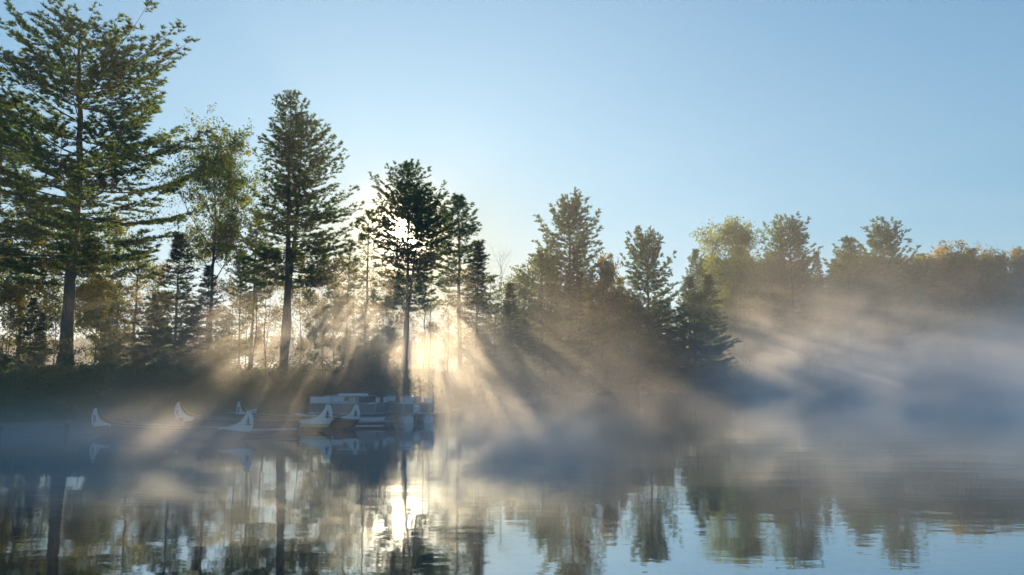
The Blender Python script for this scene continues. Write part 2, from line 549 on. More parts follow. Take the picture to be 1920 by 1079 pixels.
def broadleaf(seed, H, spread, base_t=0.25, n_limb=7, leaf=0.17, leaves=9000, r0=0.22, lean=(0, 0), blob=0.8, bare=False, top_round=0.6, levels=3, upright=0.75, stems=1):
    rs = np.random.default_rng(seed)
    TR = Wood(); BR = Wood()
    tips = []
    zc = H * (base_t + (1 - base_t) * 0.5); rz = H * (1 - base_t) * 0.5

    def grow(p, d, L, r, lev):
        m_ = 5
        P = [p]
        dd = d.copy()
        for i in range(m_):
            dd = dd + rs.normal(0, 0.16, 3) + np.array([0, 0, 0.05])
            dd /= np.linalg.norm(dd)
            P.append(P[-1] + dd * L / m_)
        P = np.array(P)
        BR.limb(P, r * np.linspace(1, 0.35, m_ + 1), 5 if lev < 2 else 3)
        if lev >= levels:
            tips.extend([P[-1], P[-2], P[3]])
            return
        nb = rs.integers(4, 7)
        for q in range(nb):
            s_ = rs.uniform(0.35, 1.0) if q else 1.0
            idx = s_ * m_; i0 = min(int(idx), m_ - 1); pp = P[i0] + (P[i0 + 1] - P[i0]) * (idx - i0)
            nd = dd + rs.normal(0, 0.7, 3); nd[2] += 0.15; nd /= np.linalg.norm(nd)
            grow(pp, nd, L * rs.uniform(0.58, 0.8), r * 0.5, lev + 1)
        if lev >= 1:
            tips.append(P[-1])

    for st in range(stems):
        m_ = 12
        t = np.linspace(0, 1, m_)
        wob = np.cumsum(rs.normal(0, 0.07, (m_, 2)), 0) * H / 15; wob -= wob[0]
        ox = 0 if st == 0 else rs.uniform(-.5, .5)
        lx = lean[0] + (0 if st == 0 else rs.uniform(-.12, .12))
        top = 0.8
        P = np.stack([ox + lx * H * t + wob[:, 0], lean[1] * H * t + wob[:, 1], t * H * top - 0.2], 1)
        rr = r0 * (1 - 0.85 * t) / (1 + 0.4 * st); rr[0] *= 1.3
        TR.limb(P, rr, 8)
        for q in range(n_limb):
            tz = base_t / top + (1 - base_t / top) * (q + rs.random() * 0.7) / n_limb
            tz = min(tz, 0.97)
            b_ = np.array([np.interp(tz, t, P[:, i]) for i in range(3)])
            az = q * 2.4 + rs.uniform(-.4, .4)
            hz = (b_[2] - zc) / rz
            w_ = sqrt(max(0.12, 1 - hz * hz * 0.8))
            up = upright * rs.uniform(0.7, 1.3)
            d = np.array([cos(az), sin(az), up]); d /= np.linalg.norm(d)
            grow(b_, d, spread * w_ * rs.uniform(0.5, 0.8), r0 * 0.4 * (1 - tz * .5), 1)
        grow(P[-1], np.array([0, 0, 1.0]), H * 0.14, r0 * 0.2, 1)
    if bare:
        f_ = H / max(a_[:, 2].max() for a_ in BR.V)
        for W_ in (TR, BR):
            for arr in W_.V:
                arr[:, 2] *= f_
        return TR.mesh('trunk'), BR.mesh('branches'), None
    tips = np.array(tips)
    f_ = H / (np.percentile(tips[:, 2], 99) + blob * 0.6)
    for W_ in (TR, BR):
        for arr in W_.V:
            arr[:, 2] *= f_
    tips[:, 2] *= f_
    # thin out whole tips so the sky shows between the clumps
    keep = rs.random(len(tips)) < 0.66
    tips = tips[keep]
    zmax = H
    C = tips[rs.integers(0, len(tips), leaves)] + rs.normal(0, blob * 0.42, (leaves, 3)) * np.array([1, 1, 0.75])
    N = leaves
    A = rs.normal(0, 1, (N, 3)); A /= np.linalg.norm(A, axis=1, keepdims=True)
    B = np.cross(A, rs.normal(0, 1, (N, 3))); B /= np.linalg.norm(B, axis=1, keepdims=True)
    s_ = (leaf * rs.uniform(0.6, 1.3, N))[:, None]
    V = np.stack([C - A * s_ * 0.6, C + B * s_ * 0.45, C + A * s_ * 0.6, C - B * s_ * 0.45], 1).reshape(-1, 3)
    return TR.mesh('trunk'), BR.mesh('branches'), mesh_np('crown', V, np.arange(len(V)).reshape(-1, 4), 4)


PROTO = {}


def proto(key, fn, H, mat, bark='bark', **kw):
    t_, b_, c_ = fn(H=H, **kw)
    t_.materials.append(M[bark]); b_.materials.append(M[bark])
    if c_ is not None:
        c_.materials.append(M[mat])
    PROTO[key] = (t_, b_, c_, H)


def plant(key, name, label, cat, pos, scale=1.0, rotz=0.0, group=None, sxy=None):
    t_, b_, c_, H = PROTO[key]
    o = thing(name, label, cat, pos, rotz, group)
    o.scale = ((sxy or scale), (sxy or scale), scale)
    link('trunk', t_, parent=o)
    x = link('branches', b_, parent=o); x['kind'] = 'stuff'
    if c_ is not None:
        link('crown', c_, parent=o)
    return o


def plant_px(key, name, label, cat, px, top, Y, rotz=0.0, group=None, sx=1.0):
    """stand a tree at depth Y so that its tip reaches the row the photo shows"""
    if px > 955:
        Y = Y * 1.4 if Y < 110 else Y * 1.62
    p = at(px, top, Y)
    z0 = gz(p.x, Y) - 0.05
    H = PROTO[key][3]
    s_ = (p.z - z0) / H
    lx = 0
    return plant(key, name, label, cat, (p.x - lx, Y, z0), s_, rotz, group, s_ * sx)


# --- the trees that stand out, each with its own shape
proto('big_pine', conifer, 27.8, 'pine', seed=11,
      envR=[(0.25, 7.5), (0.36, 8.5), (0.5, 9.0), (0.6, 9.0), (0.66, 9.6), (0.74, 8.6), (0.84, 7.2), (0.92, 4.2), (0.97, 2.0), (1, 0.9)],
      envL=[(0.25, 7.0), (0.45, 8.0), (0.62, 7.5), (0.8, 6.4), (0.9, 5.0), (0.96, 2.2), (1, 0.9)],
      crown_base=0.27, whorl=1.1, per=6, r0=0.43, tuft=0.30, tw=0.066, dens=1.12, droop_low=-0.06, rise_top=0.8, sweep=0.5, lean=(-0.004, 0), k=12)
proto('double_pine', conifer, 26.5, 'pine', seed=23,
      envR=[(0.2, 3.0), (0.35, 5.5), (0.5, 6.0), (0.62, 6.2), (0.75, 5.0), (0.86, 3.4), (0.95, 1.6), (1, 0.6)],
      envL=[(0.2, 3.0), (0.35, 4.6), (0.5, 4.2), (0.7, 3.6), (0.86, 2.8), (0.95, 1.3), (1, 0.6)],
      crown_base=0.34, whorl=0.7, per=5, r0=0.36, tuft=0.30, tw=0.066, droop_low=-0.12, rise_top=1.05, sweep=0.35, stems=2, k=12)
_z0 = gz(at(762, 440, 74).x, 74)
_H = at(762, 317, 74).z - _z0
proto('sun_pine', conifer, 23.0, 'pine', seed=31,
      envR=[(0.3, 2.6), (0.42, 4.0), (0.55, 4.4), (0.66, 5.6), (0.76, 5.4), (0.86, 4.0), (0.93, 2.4), (1, 0.8)],
      envL=[(0.3, 2.0), (0.42, 3.6), (0.55, 4.2), (0.66, 5.6), (0.76, 5.2), (0.86, 3.6), (0.93, 2.2), (1, 0.8)],
      crown_base=0.36, whorl=0.72, per=7, r0=0.26, tuft=0.30, tw=0.066, droop_low=-0.12, rise_top=0.95, sweep=0.3, stems=2, k=12, twig_gap=0.28,
      hole=(-0.35, (at(755, 440, 74).z - _z0) * 23.0 / _H, 1.0))
proto('slim_pine', conifer, 21.0, 'pine', seed=37,
      envR=[(0.25, 2.5), (0.45, 3.2), (0.7, 3.0), (0.88, 2.0), (1, 0.6)], crown_base=0.4, whorl=0.55, per=6, r0=0.24,
      tuft=0.30, tw=0.066, droop_low=-0.1, rise_top=1.05, sweep=0.35, k=12)
proto('round_pine', conifer, 20.0, 'pine_blue', seed=41,
      envR=[(0.1, 4.0), (0.3, 5.2), (0.5, 4.8), (0.7, 4.4), (0.85, 3.6), (0.95, 2.2), (1, 1.1)], crown_base=0.12, whorl=0.65, per=6, r0=0.3,
      tuft=0.36, tw=0.08, droop_low=-0.15, rise_top=1.15, sweep=0.35, k=11, twig_gap=0.33)
proto('shore_pine', conifer, 15.0, 'pine_blue', seed=43,
      envR=[(0.05, 6.8), (0.2, 6.0), (0.4, 4.6), (0.65, 3.2), (0.85, 1.8), (1, 0.5)], crown_base=0.10, whorl=0.6, per=6, r0=0.24,
      tuft=0.36, tw=0.08, droop_low=-0.12, rise_top=0.8, sweep=0.3, k=11, dead_low=False, twig_gap=0.33)
proto('spruce', conifer, 16.0, 'spruce', seed=53,
      envR=[(0.05, 2.5), (0.3, 2.1), (0.6, 1.4), (0.85, 0.7), (1, 0.15)], crown_base=0.08, whorl=0.34, per=7, r0=0.17,
      tuft=0.28, tw=0.055, droop_low=-0.35, rise_top=0.3, sweep=0.1, k=10, twig_gap=0.27, dead_low=False)
proto('fir', conifer, 12.0, 'spruce', seed=59,
      envR=[(0.03, 2.9), (0.3, 2.4), (0.6, 1.6), (0.85, 0.8), (1, 0.2)], crown_base=0.06, whorl=0.38, per=7, r0=0.13,
      tuft=0.3, tw=0.055, droop_low=-0.1, rise_top=0.5, sweep=0.2, k=10, twig_gap=0.26, dead_low=False)
proto('ragged_fir', conifer, 13.0, 'pine', seed=61,
      envR=[(0.1, 2.8), (0.35, 2.6), (0.6, 2.0), (0.85, 1.1), (1, 0.3)], crown_base=0.14, whorl=0.75, per=5, r0=0.12,
      tuft=0.32, tw=0.055, droop_low=-0.05, rise_top=0.6, sweep=0.3, k=10, twig_gap=0.28)
proto('maple', broadleaf, 20.0, 'maple', seed=71, spread=6.5, base_t=0.38, n_limb=12, leaves=24000, leaf=0.15, r0=0.22, blob=0.4, upright=1.1, levels=4)
proto('light_maple', broadleaf, 20.0, 'maple_light', seed=73, spread=5.5, base_t=0.12, n_limb=16, leaves=19000, leaf=0.24, r0=0.25, blob=0.8, upright=1.0, levels=4)
proto('autumn_maple', broadleaf, 17.0, 'autumn', seed=79, spread=5.5, base_t=0.12, n_limb=14, leaves=15000, leaf=0.26, r0=0.22, blob=0.8, upright=0.9, levels=4)
proto('oak', broadleaf, 16.0, 'oak', seed=83, spread=5.0, base_t=0.12, n_limb=14, leaves=12000, leaf=0.22, r0=0.2, blob=0.8, upright=0.8, levels=4)
proto('sapling', broadleaf, 11.0, 'oak', bark='bark_pale', seed=89, spread=2.4, base_t=0.2, n_limb=9, leaves=4000, leaf=0.15, r0=0.06, blob=0.5, levels=2, upright=1.3)
proto('amber_sapling', broadleaf, 11.0, 'autumn', bark='bark', seed=91, spread=2.8, base_t=0.15, n_limb=10, leaves=3500, leaf=0.13, r0=0.06, blob=0.45, levels=3, upright=1.2)
proto('bare_tree', broadleaf, 14.0, 'oak', bark='bark_pale', seed=97, spread=3.2, base_t=0.2, n_limb=9, leaves=10, r0=0.10, bare=True, upright=1.5, levels=3)
proto('bare_stem', broadleaf, 13.0, 'oak', seed=101, spread=2.0, base_t=0.35, n_limb=7, leaves=10, r0=0.09, bare=True, upright=1.6, levels=2, lean=(0.03, 0))
proto('bush', broadleaf, 4.0, 'brush', seed=103, spread=2.2, base_t=0.08, n_limb=6, leaves=3000, leaf=0.14, r0=0.05, blob=0.6, levels=2, upright=0.8)

T = [
    ('big_pine', 'pine_tree', 'tallest pine with a bare lower trunk and wide layered boughs reaching the top edge', 160, 52, 60, 0.0, 1.2),
    ('double_pine', 'pine_tree', 'tall twin stemmed pine between the green maple and the sun', 548, 183, 68, 0.0, 1.0),
    ('sun_pine', 'pine_tree', 'twin trunk pine with the sun shining through its crown', 762, 317, 74, 0.0, 1.0),
    ('slim_pine', 'pine_tree', 'upswept pine just beside the sunlit twin trunk pine, above the dark spruce', 866, 370, 86, 1.0, 1.25),
    ('spruce', 'spruce_tree', 'dark narrow spruce standing in front of the pine beside the sun', 893, 452, 82, 0.3, 1.15),
    ('maple', 'maple_tree', 'green and gold maple with open forked limbs beside the tallest pine', 408, 240, 66, 0.5, 0.95),
    ('slim_pine', 'pine_tree', 'sunlit pine cut by the edge of the frame behind the tallest pine', 12, 195, 69, 2.2, 1.5),
    ('slim_pine', 'pine_tree', 'thin pine half hidden behind the twin stemmed pine', 478, 400, 76, 4.0, 1.0),
    ('bare_tree', 'bare_tree', 'pale leafless tree in the sky gap beyond the dark spruce', 935, 452, 96, 0.8, 1.0),
    ('round_pine', 'pine_tree', 'broad domed pine, highest of the trees on the misty point', 1070, 381, 96, 0.0, 1.0),
    ('shore_pine', 'pine_tree', 'layered pine with sweeping low boughs in front of the broad domed pine', 1018, 470, 92, 0.9, 1.0),
    ('spruce', 'spruce_tree', 'small dark spire shaped spruce in front of the broad domed pine', 1080, 466, 93, 1.3, 0.8),
    ('autumn_maple', 'maple_tree', 'rusty orange maple beside the small spire shaped spruce', 1128, 482, 97, 0.4, 0.6),
    ('round_pine', 'pine_tree', 'round topped pine crossed by the highest sunbeams', 1213, 444, 101, 2.0, 0.95),
    ('shore_pine', 'pine_tree', 'low pine at the tip of the point stretching long boughs over the mist', 1298, 548, 101, 2.6, 1.3),
    ('shore_pine', 'pine_tree', 'dark low pine under the round topped pine', 1195, 565, 99, 4.0, 1.1),
    ('slim_pine', 'pine_tree', 'small dark pine just before the light green maple', 1308, 470, 113, 0.2, 0.9),
    ('light_maple', 'maple_tree', 'tall round light green maple on the far shore', 1385, 414, 118, 0.0, 0.95),
    ('round_pine', 'pine_tree', 'upswept pine next to the light green maple', 1482, 420, 119, 1.1, 1.0),
    ('slim_pine', 'pine_tree', 'dark ragged pine in the middle of the far shore treeline', 1583, 450, 121, 3.0, 1.25),
    ('round_pine', 'pine_tree', 'highest pine of the far shore, between the ragged pine and the orange maples', 1652, 430, 123, 3.4, 1.0),
    ('autumn_maple', 'maple_tree', 'broad orange topped maple beside the highest far shore pine', 1768, 466, 130, 0.0, 1.2),
    ('oak', 'oak_tree', 'green oak between the two orange topped maples', 1822, 484, 128, 0.0, 1.0),
    ('autumn_maple', 'maple_tree', 'smaller orange topped maple near the end of the far shore', 1862, 466, 136, 2.0, 0.85),
    ('round_pine', 'pine_tree', 'dark pine ending the far shore at the frame edge', 1915, 478, 138, 5.0, 1.0),
    # middle heights
    ('ragged_fir', 'fir_tree', 'young fir under the boughs of the tallest pine, towards the maple', 262, 430, 64, 0.6, 1.3),
    ('fir', 'fir_tree', 'bushy fir below the maple limbs', 335, 440, 63, 1.4, 1.25),
    ('oak', 'oak_tree', 'golden brown oak behind the trunk of the tallest pine', 205, 400, 72, 0.0, 1.0),
    ('oak', 'oak_tree', 'yellowing oak at the frame edge under the tallest pine', 55, 385, 71, 2.1, 1.0),
    ('fir', 'fir_tree', 'dark fir at the foot of the bank near the frame edge', 60, 560, 59, 0.2, 1.0),
    ('fir', 'fir_tree', 'dense fir in front of the maple trunk', 395, 500, 62, 3.1, 1.1),
    ('ragged_fir', 'fir_tree', 'thin fir between the maple and the twin stemmed pine', 455, 480, 66, 2.0, 1.0),
    ('sapling', 'young_tree', 'slender sapling with sparse leaves glowing beside the twin stemmed pine', 605, 470, 72, 0.0, 1.2),
    ('ragged_fir', 'fir_tree', 'thin fir between the twin stemmed pine and the sunlit pine', 655, 455, 77, 0.8, 0.95),
    ('ragged_fir', 'fir_tree', 'ragged fir leaning against the glow of the sun', 690, 395, 79, 0.0, 1.2),
    ('fir', 'fir_tree', 'dark fir below the sun beside the twin trunks', 702, 545, 73, 2.7, 0.8),
    ('ragged_fir', 'fir_tree', 'hazy fir added as a sun block just behind the dark spruce, half hidden in the dip', 918, 515, 91, 1.2, 1.2),  # added to close a sunlit gap and darken the mist before the point
    ('spruce', 'spruce_tree', 'slim spruce added as a sun block under the pale leafless tree', 958, 530, 70, 2.2, 1.3),  # also put in to keep the sun off the mist in front
    ('spruce', 'spruce_tree', 'short spruce in the dip between the dark spruce and the point', 948, 565, 95, 0.9, 1.2),
    ('fir', 'fir_tree', 'low dark fir at the water edge before the point', 985, 600, 88, 2.2, 1.3),
    ('ragged_fir', 'fir_tree', 'sunstruck fir in the mist between the domed and round topped pines', 1160, 520, 104, 1.0, 1.2),
    ('bare_stem', 'bare_tree', 'thin leafless trunk rising beside the maple', 480, 430, 71, 0.0, 1.0),
    ('bare_stem', 'bare_tree', 'thin leafless trunk in the glow between the twin stemmed pine and the firs', 632, 440, 82, 1.5, 1.0),
    ('bare_stem', 'bare_tree', 'thin leafless trunk in the bright gap past the sunlit pine', 806, 480, 82, 0.6, 1.0),
]
for key, nm, lab, px, top, Y, rz, sx in T:
    plant_px(key, nm, lab, 'tree', px, top, Y, rz, None, sx)

# --- filler trees, alike
R = random.Random(7)


KIND = {'ragged_fir': 'ragged fir', 'fir': 'dark fir', 'spruce': 'narrow spruce', 'shore_pine': 'spreading pine', 'round_pine': 'domed pine',
        'slim_pine': 'slim pine', 'oak': 'leafy oak', 'light_maple': 'pale green maple', 'sapling': 'thin sapling', 'amber_sapling': 'amber leaved sapling', 'bare_stem': 'thin bare trunk', 'bush': 'leafy bush'}
SHORT = [(-300, 'the frame edge'), (12, 'the sunlit edge pine'), (148, 'the tallest pine'), (262, 'the young fir'), (335, 'the bushy fir'), (408, 'the green maple'),
         (548, 'the twin stemmed pine'), (605, 'the glowing sapling'), (690, 'the leaning fir'), (762, 'the sunlit twin trunks'), (866, 'the upswept pine'), (935, 'the leafless tree'),
         (1018, 'the layered pine'), (1070, 'the broad domed pine'), (1128, 'the rusty maple'), (1213, 'the round topped pine'), (1298, 'the long boughed pine'),
         (1385, 'the light green maple'), (1482, 'the upswept far pine'), (1583, 'the ragged far pine'), (1652, 'the highest far pine'), (1768, 'the broad orange maple'),
         (1862, 'the smaller orange maple'), (1915, 'the last pine'), (2600, 'the frame edge')]
SEEN = {}


def where(key, px, tail):
    for (a_, na), (b_, nb_) in zip(SHORT[:-1], SHORT[1:]):
        if a_ <= px < b_:
            break
    lab = '%s %s between %s and %s' % (KIND[key], tail, na.replace('the ', ''), nb_.replace('the ', ''))
    n_ = SEEN.get(lab, 0); SEEN[lab] = n_ + 1
    if n_:
        near_ = 'closer to %s' % (na if px - a_ < b_ - px else nb_).replace('the ', '')
        lab = '%s %s, %s' % (KIND[key], tail, near_)
    return lab


def fillers(rows, group, label, name):
    for key, px, top, Y in rows:
        plant_px(key, name, where(key, px, label), 'tree', px, top, Y, R.uniform(0, 6.28), group, R.uniform(0.9, 1.25))


fillers([(R.choice(['ragged_fir', 'fir', 'spruce', 'fir']), px + R.uniform(-8, 8), R.uniform(560, 625), R.uniform(60, 70))
         for px in (70, 215, 290, 345, 430)],
        'short firs filling the bank under the tall pines', 'low on the bank', 'fir_tree')
fillers([(R.choice(['ragged_fir', 'fir', 'fir', 'oak', 'shore_pine']), px + R.uniform(-12, 12), R.uniform(485, 585), R.uniform(58, 70))
         for px in (225, 300, 365)],
        'firs and oaks crowding the slope behind the boats', 'on the slope', 'shore_tree')
fillers([('amber_sapling', px + R.uniform(-8, 8), tp + R.uniform(-15, 15), Y)
         for px, tp, Y in ((30, 470, 66), (110, 500, 63), (190, 480, 68), (240, 520, 62), (310, 470, 70), (430, 520, 68), (640, 545, 70), (470, 485, 80), (505, 500, 84), (575, 470, 83), (612, 505, 86), (675, 480, 85), (805, 560, 90), (832, 590, 88), (725, 490, 84), (745, 540, 84), (865, 500, 92), (900, 560, 90), (1105, 520, 100), (1145, 505, 102))],
        'amber saplings glowing among the pines', 'glowing', 'young_tree')
fillers([('bush', px + R.uniform(-12, 12), R.uniform(628, 668), R.uniform(54, 62))
         for px in (15, 75, 120, 205, 260, 310, 350, 400, 650, 680, 705, 740)],
        'bushes along the top of the bank', 'on the bank', 'bush')
fillers([(R.choice(['spruce', 'fir', 'oak', 'shore_pine', 'round_pine']), px, R.uniform(478, 570), Yb)
         for px, Yb in ((975, 99), (1010, 101), (1040, 104), (1065, 100), (1100, 105), (1135, 101), (1165, 106), (1190, 103), (1225, 105), (1255, 107), (1290, 106), (1325, 108))],
        'trees massed on the misty point', 'massed on the point', 'shore_tree')
fillers([('sapling', px + R.uniform(-8, 8), R.uniform(520, 590), R.uniform(64, 76))
         for px in (95, 180, 250, 300, 420, 590)],
        'thin saplings among the pine trunks', 'on the bank', 'young_tree')
fillers([('bare_stem', px + R.uniform(-8, 8), R.uniform(470, 560), R.uniform(62, 86))
         for px in (30, 75, 230, 440, 500, 585, 612, 660, 720, 790, 850)],
        'thin bare trunks standing in the sunlit wood', 'in the wood', 'bare_tree')
fillers([(R.choice(['spruce', 'fir', 'shore_pine', 'oak']), px + R.uniform(-12, 12), R.uniform(560, 640), R.uniform(0, 1))
         if False else (R.choice(['spruce', 'fir', 'shore_pine', 'oak']), px, R.uniform(545, 620), Yb + R.uniform(0, 5))
         for px, Yb in ((925, 86), (1000, 98), (1045, 99), (1100, 101), (1150, 103), (1185, 106), (1240, 107), (1275, 104), (1330, 113))],
        'low trees crowding the misty point', 'low on the point', 'shore_tree')
fillers([(R.choice(['round_pine', 'oak', 'shore_pine', 'light_maple', 'oak', 'spruce']), px + R.uniform(-10, 10), R.uniform(478, 525), 120 + (px - 1330) * 0.028 + R.uniform(0, 9))
         for px in range(1335, 2060, 25)],
        'trees packed together along the far shore', 'in haze', 'shore_tree')
fillers([(R.choice(['round_pine', 'slim_pine', 'oak', 'fir']), px, R.uniform(470, 540), R.uniform(64, 80))
         for px in (-60, -130, -220)], 'trees past the frame edge on the bank', 'past the edge', 'shore_tree')
fillers([(R.choice(['round_pine', 'spruce', 'slim_pine', 'fir', 'oak', 'shore_pine']), px + R.uniform(-9, 9), R.uniform(462, 500), 129 + (px - 1330) * 0.02 + R.uniform(0, 6))
         for px in range(1320, 2050, 31)],
        'second row of trees on the far shore', 'set back', 'shore_tree')
print('trees done')

# ------------------------------------------------------------------ undergrowth and grass


def scatter_leaves(name, mat, n, fn, size, clump, per, seed, label=None):
    rs = np.random.default_rng(seed)
    X, Y, Hh = fn(rs, n)
    Z = hgt(X, Y)
    C = np.stack([X, Y, Z], 1)
    C = np.repeat(C, per, 0); HH = np.repeat(Hh, per)
    N = len(C)
    C[:, 0] += rs.normal(0, clump, N); C[:, 1] += rs.normal(0, clump, N)
    C[:, 2] += np.abs(rs.normal(0, 0.5, N)) * HH
    A = rs.normal(0, 1, (N, 3)); A[:, 2] *= 0.6; A /= np.linalg.norm(A, axis=1, keepdims=True)
    B = np.cross(A, rs.normal(0, 1, (N, 3))); B /= np.linalg.norm(B, axis=1, keepdims=True)
    s_ = (size * rs.uniform(0.6, 1.4, N))[:, None]
    V = np.stack([C - A * s_ * 0.6, C + B * s_ * 0.4, C + A * s_ * 0.6], 1).reshape(-1, 3)
    return link(name, tri_mesh(name, V), M[mat], kind='stuff')


def f_under(rs, n):
    X = rs.uniform(-48, 3, n)
    s = shore_y(X)
    Y = s + rs.uniform(9, 30, n)
    far = np.clip((X + 14) / 8, 0, 1)
    Y = Y - far * 7
    patch = np.sin(X * 0.9) * np.sin(Y * 0.7 + X * .3)
    hh = 0.25 + 2.6 * np.clip(np.sin(X * 0.63 + 2) * np.sin(Y * 0.41 + X * .17) + 0.25 * rs.normal(0, 1, n), 0, 1) ** 1.2
    return X, Y, hh * rs.uniform(0.4, 1.3, n)


def f_under_r(rs, n):
    X = rs.uniform(-3, 170, n)
    Y = shore_y(X) + np.abs(rs.normal(0, 9, n)) + 0.3
    return X, Y, rs.uniform(1.0, 3.6, n)


def f_grass(rs, n):
    X = rs.uniform(-48, -4, n)
    Y = shore_y(X) + 0.4 + rs.uniform(0, 1, n) ** 1.3 * 14
    return X, Y, rs.uniform(0.15, 0.4, n)


scatter_leaves('undergrowth', 'brush', 2600, f_under, 0.2, 0.45, 22, 1)
scatter_leaves('shore_shrubbery', 'brush', 5500, f_under_r, 0.5, 1.1, 16, 2)
# grass blades
rs = np.random.default_rng(9)
X, Y, Hh = f_grass(rs, 60000)
Z = hgt(X, Y)
A = rs.uniform(0, 2 * pi, len(X)); wv = 0.02
P0 = np.stack([X - np.cos(A) * wv, Y - np.sin(A) * wv, Z - .02], 1)
P1 = np.stack([X + np.cos(A) * wv, Y + np.sin(A) * wv, Z - .02], 1)
P2 = np.stack([X + rs.normal(0, .08, len(X)), Y + rs.normal(0, .08, len(X)), Z + Hh], 1)
link('grass', tri_mesh('grass', np.stack([P0, P1, P2], 1).reshape(-1, 3)), M['grass'], kind='stuff')
# far wood on the hills
rs = np.random.default_rng(12)
nf = 1500
X = rs.uniform(-650, 650, nf); Y = rs.uniform(474, 600, nf)
cs = []; ds = []
for x, y in zip(X, Y):
    h = rs.uniform(9, 17); zb = np.interp(y, hy, prof[:, 0]) * 0.9
    for q in range(9):
        tt = (q + 0.5) / 9
        rr = (1 - tt) * 3.0 + 0.4
        for g in range(3):
            an = rs.uniform(0, 6.28)
            cs.append((x + cos(an) * rr * rs.random(), y + sin(an) * rr * rs.random(), zb + h * (0.1 + 0.85 * tt)))
            ds.append((cos(an) * .5, sin(an) * .5, 0.3))
link('far_forest', tri_mesh('far_forest', spikes(cs, ds, 3.0, 2.0, 3, rs, 0.8)), M['spruce'], kind='stuff')
print('plants done')

# ------------------------------------------------------------------ boats, docks, bank edge
M['canoe_hull'] = mat_plain('canoe_hull', (0.10, 0.055, 0.04), (0.06, 0.035, 0.03), 2.0, 0.45)
M['canoe_inside'] = mat_plain('canoe_inside', (0.22, 0.13, 0.06), (0.12, 0.07, 0.035), 3.0, 0.7, 0, 0.2, (1, 6, 6))
M['canoe_wood'] = mat_plain('canoe_gunwale', (0.55, 0.36, 0.14), (0.38, 0.23, 0.09), 3.0, 0.5)
M['canoe_white'] = mat_plain('canoe_white_paint', (0.78, 0.80, 0.80), (0.66, 0.68, 0.68), 3.0, 0.5)
M['cream'] = mat_plain('cream_paint', (0.62, 0.55, 0.40), (0.5, 0.43, 0.3), 3.0, 0.5)
M['black'] = mat_plain('black_paint', (0.02, 0.025, 0.022), (0.012, 0.015, 0.013), 3.0, 0.5)
M['red'] = mat_plain('red_paint', (0.35, 0.05, 0.04), None, 3.0, 0.5)
M['alu'] = mat_plain('aluminium', (0.55, 0.57, 0.58), (0.42, 0.44, 0.46), 5.0, 0.38, 0.75)
M['alu_panel'] = mat_plain('boat_side_panel', (0.24, 0.24, 0.26), (0.17, 0.17, 0.19), 1.6, 0.5, 0.0)
M['white_panel'] = mat_plain('white_panel', (0.78, 0.80, 0.82), (0.68, 0.70, 0.73), 2.0, 0.45)
M['vinyl'] = mat_plain('vinyl_seat', (0.62, 0.66, 0.66), (0.52, 0.56, 0.56), 2.5, 0.5)
M['dark_canvas'] = mat_plain('dark_canvas', (0.10, 0.13, 0.13), (0.06, 0.08, 0.08), 3.0, 0.8)
M['plank'] = mat_plain('weathered_plank', (0.30, 0.28, 0.27), (0.19, 0.17, 0.165), 2.0, 0.85, 0, 0.4, (0.6, 6, 6))
M['plank_pale'] = mat_plain('pale_dock_plank', (0.48, 0.44, 0.41), (0.33, 0.30, 0.28), 2.0, 0.8, 0, 0.4, (6, 0.8, 6))
M['post'] = mat_plain('dark_post', (0.09, 0.075, 0.065), (0.05, 0.04, 0.035), 4.0, 0.9, 0, 0.5, (4, 4, 1))
M['rubber'] = mat_plain('rubber', (0.03, 0.03, 0.03), None, 3.0, 0.7)

# canoe: half profile of the sheer and of the stem line, x along the hull, z up
SHEER = [(0, .50), (1.2, .50), (2.4, .52), (3.3, .56), (3.9, .63), (4.25, .74), (4.45, .88), (4.58, 1.04), (4.66, 1.20), (4.72, 1.36)]
KEEL = [(0, -.16), (1.3, -.16), (2.6, -.15), (3.6, -.12), (4.25, -.04), (4.70, .14), (4.98, .42), (5.10, .74), (5.08, 1.05), (4.93, 1.33)]
BEAM = [.66, .64, .54, .38, .24, .15, .10, .075, .06, .045]
NC = len(SHEER)


def canoe_pt(t, v, side):
    """t 0..NC-1 along one half, v 0 at the sheer .. 1 at the stem line"""
    i = min(int(t), NC - 2); u = t - i
    L_ = lambda a, b: a + (b - a) * u
    sx, sz = L_(SHEER[i][0], SHEER[i + 1][0]), L_(SHEER[i][1], SHEER[i + 1][1])
    kx, kz = L_(KEEL[i][0], KEEL[i + 1][0]), L_(KEEL[i][1], KEEL[i + 1][1])
    bm = L_(BEAM[i], BEAM[i + 1])
    ex = 2.6 - 1.3 * min(1, t / 5.0)
    y = bm * max(0.0, 1 - v ** ex) ** (1 / 1.6) + 0.012
    return Vector((sx + (kx - sx) * v, side * y, sz + (kz - sz) * v))


def side_at(x, z, side, end):
    """point on the outer skin with the given profile position (for the emblem)"""
    best = None
    for ti in range(40, 91):
        t_ = ti / 10
        if t_ > NC - 1:
            break
        p0 = canoe_pt(t_, 0, 1); p1 = canoe_pt(t_, 1, 1)
        d = p1 - p0
        v = ((x - p0.x) * d.x + (z - p0.z) * d.z) / (d.x ** 2 + d.z ** 2)
        if not 0 <= v <= 1:
            continue
        q = canoe_pt(t_, v, side)
        e = (q.x - x) ** 2 + (q.z - z) ** 2
        if best is None or e < best[0]:
            best = (e, q)
    q = best[1]
    return Vector((end * x, q.y + side * 0.012, z))


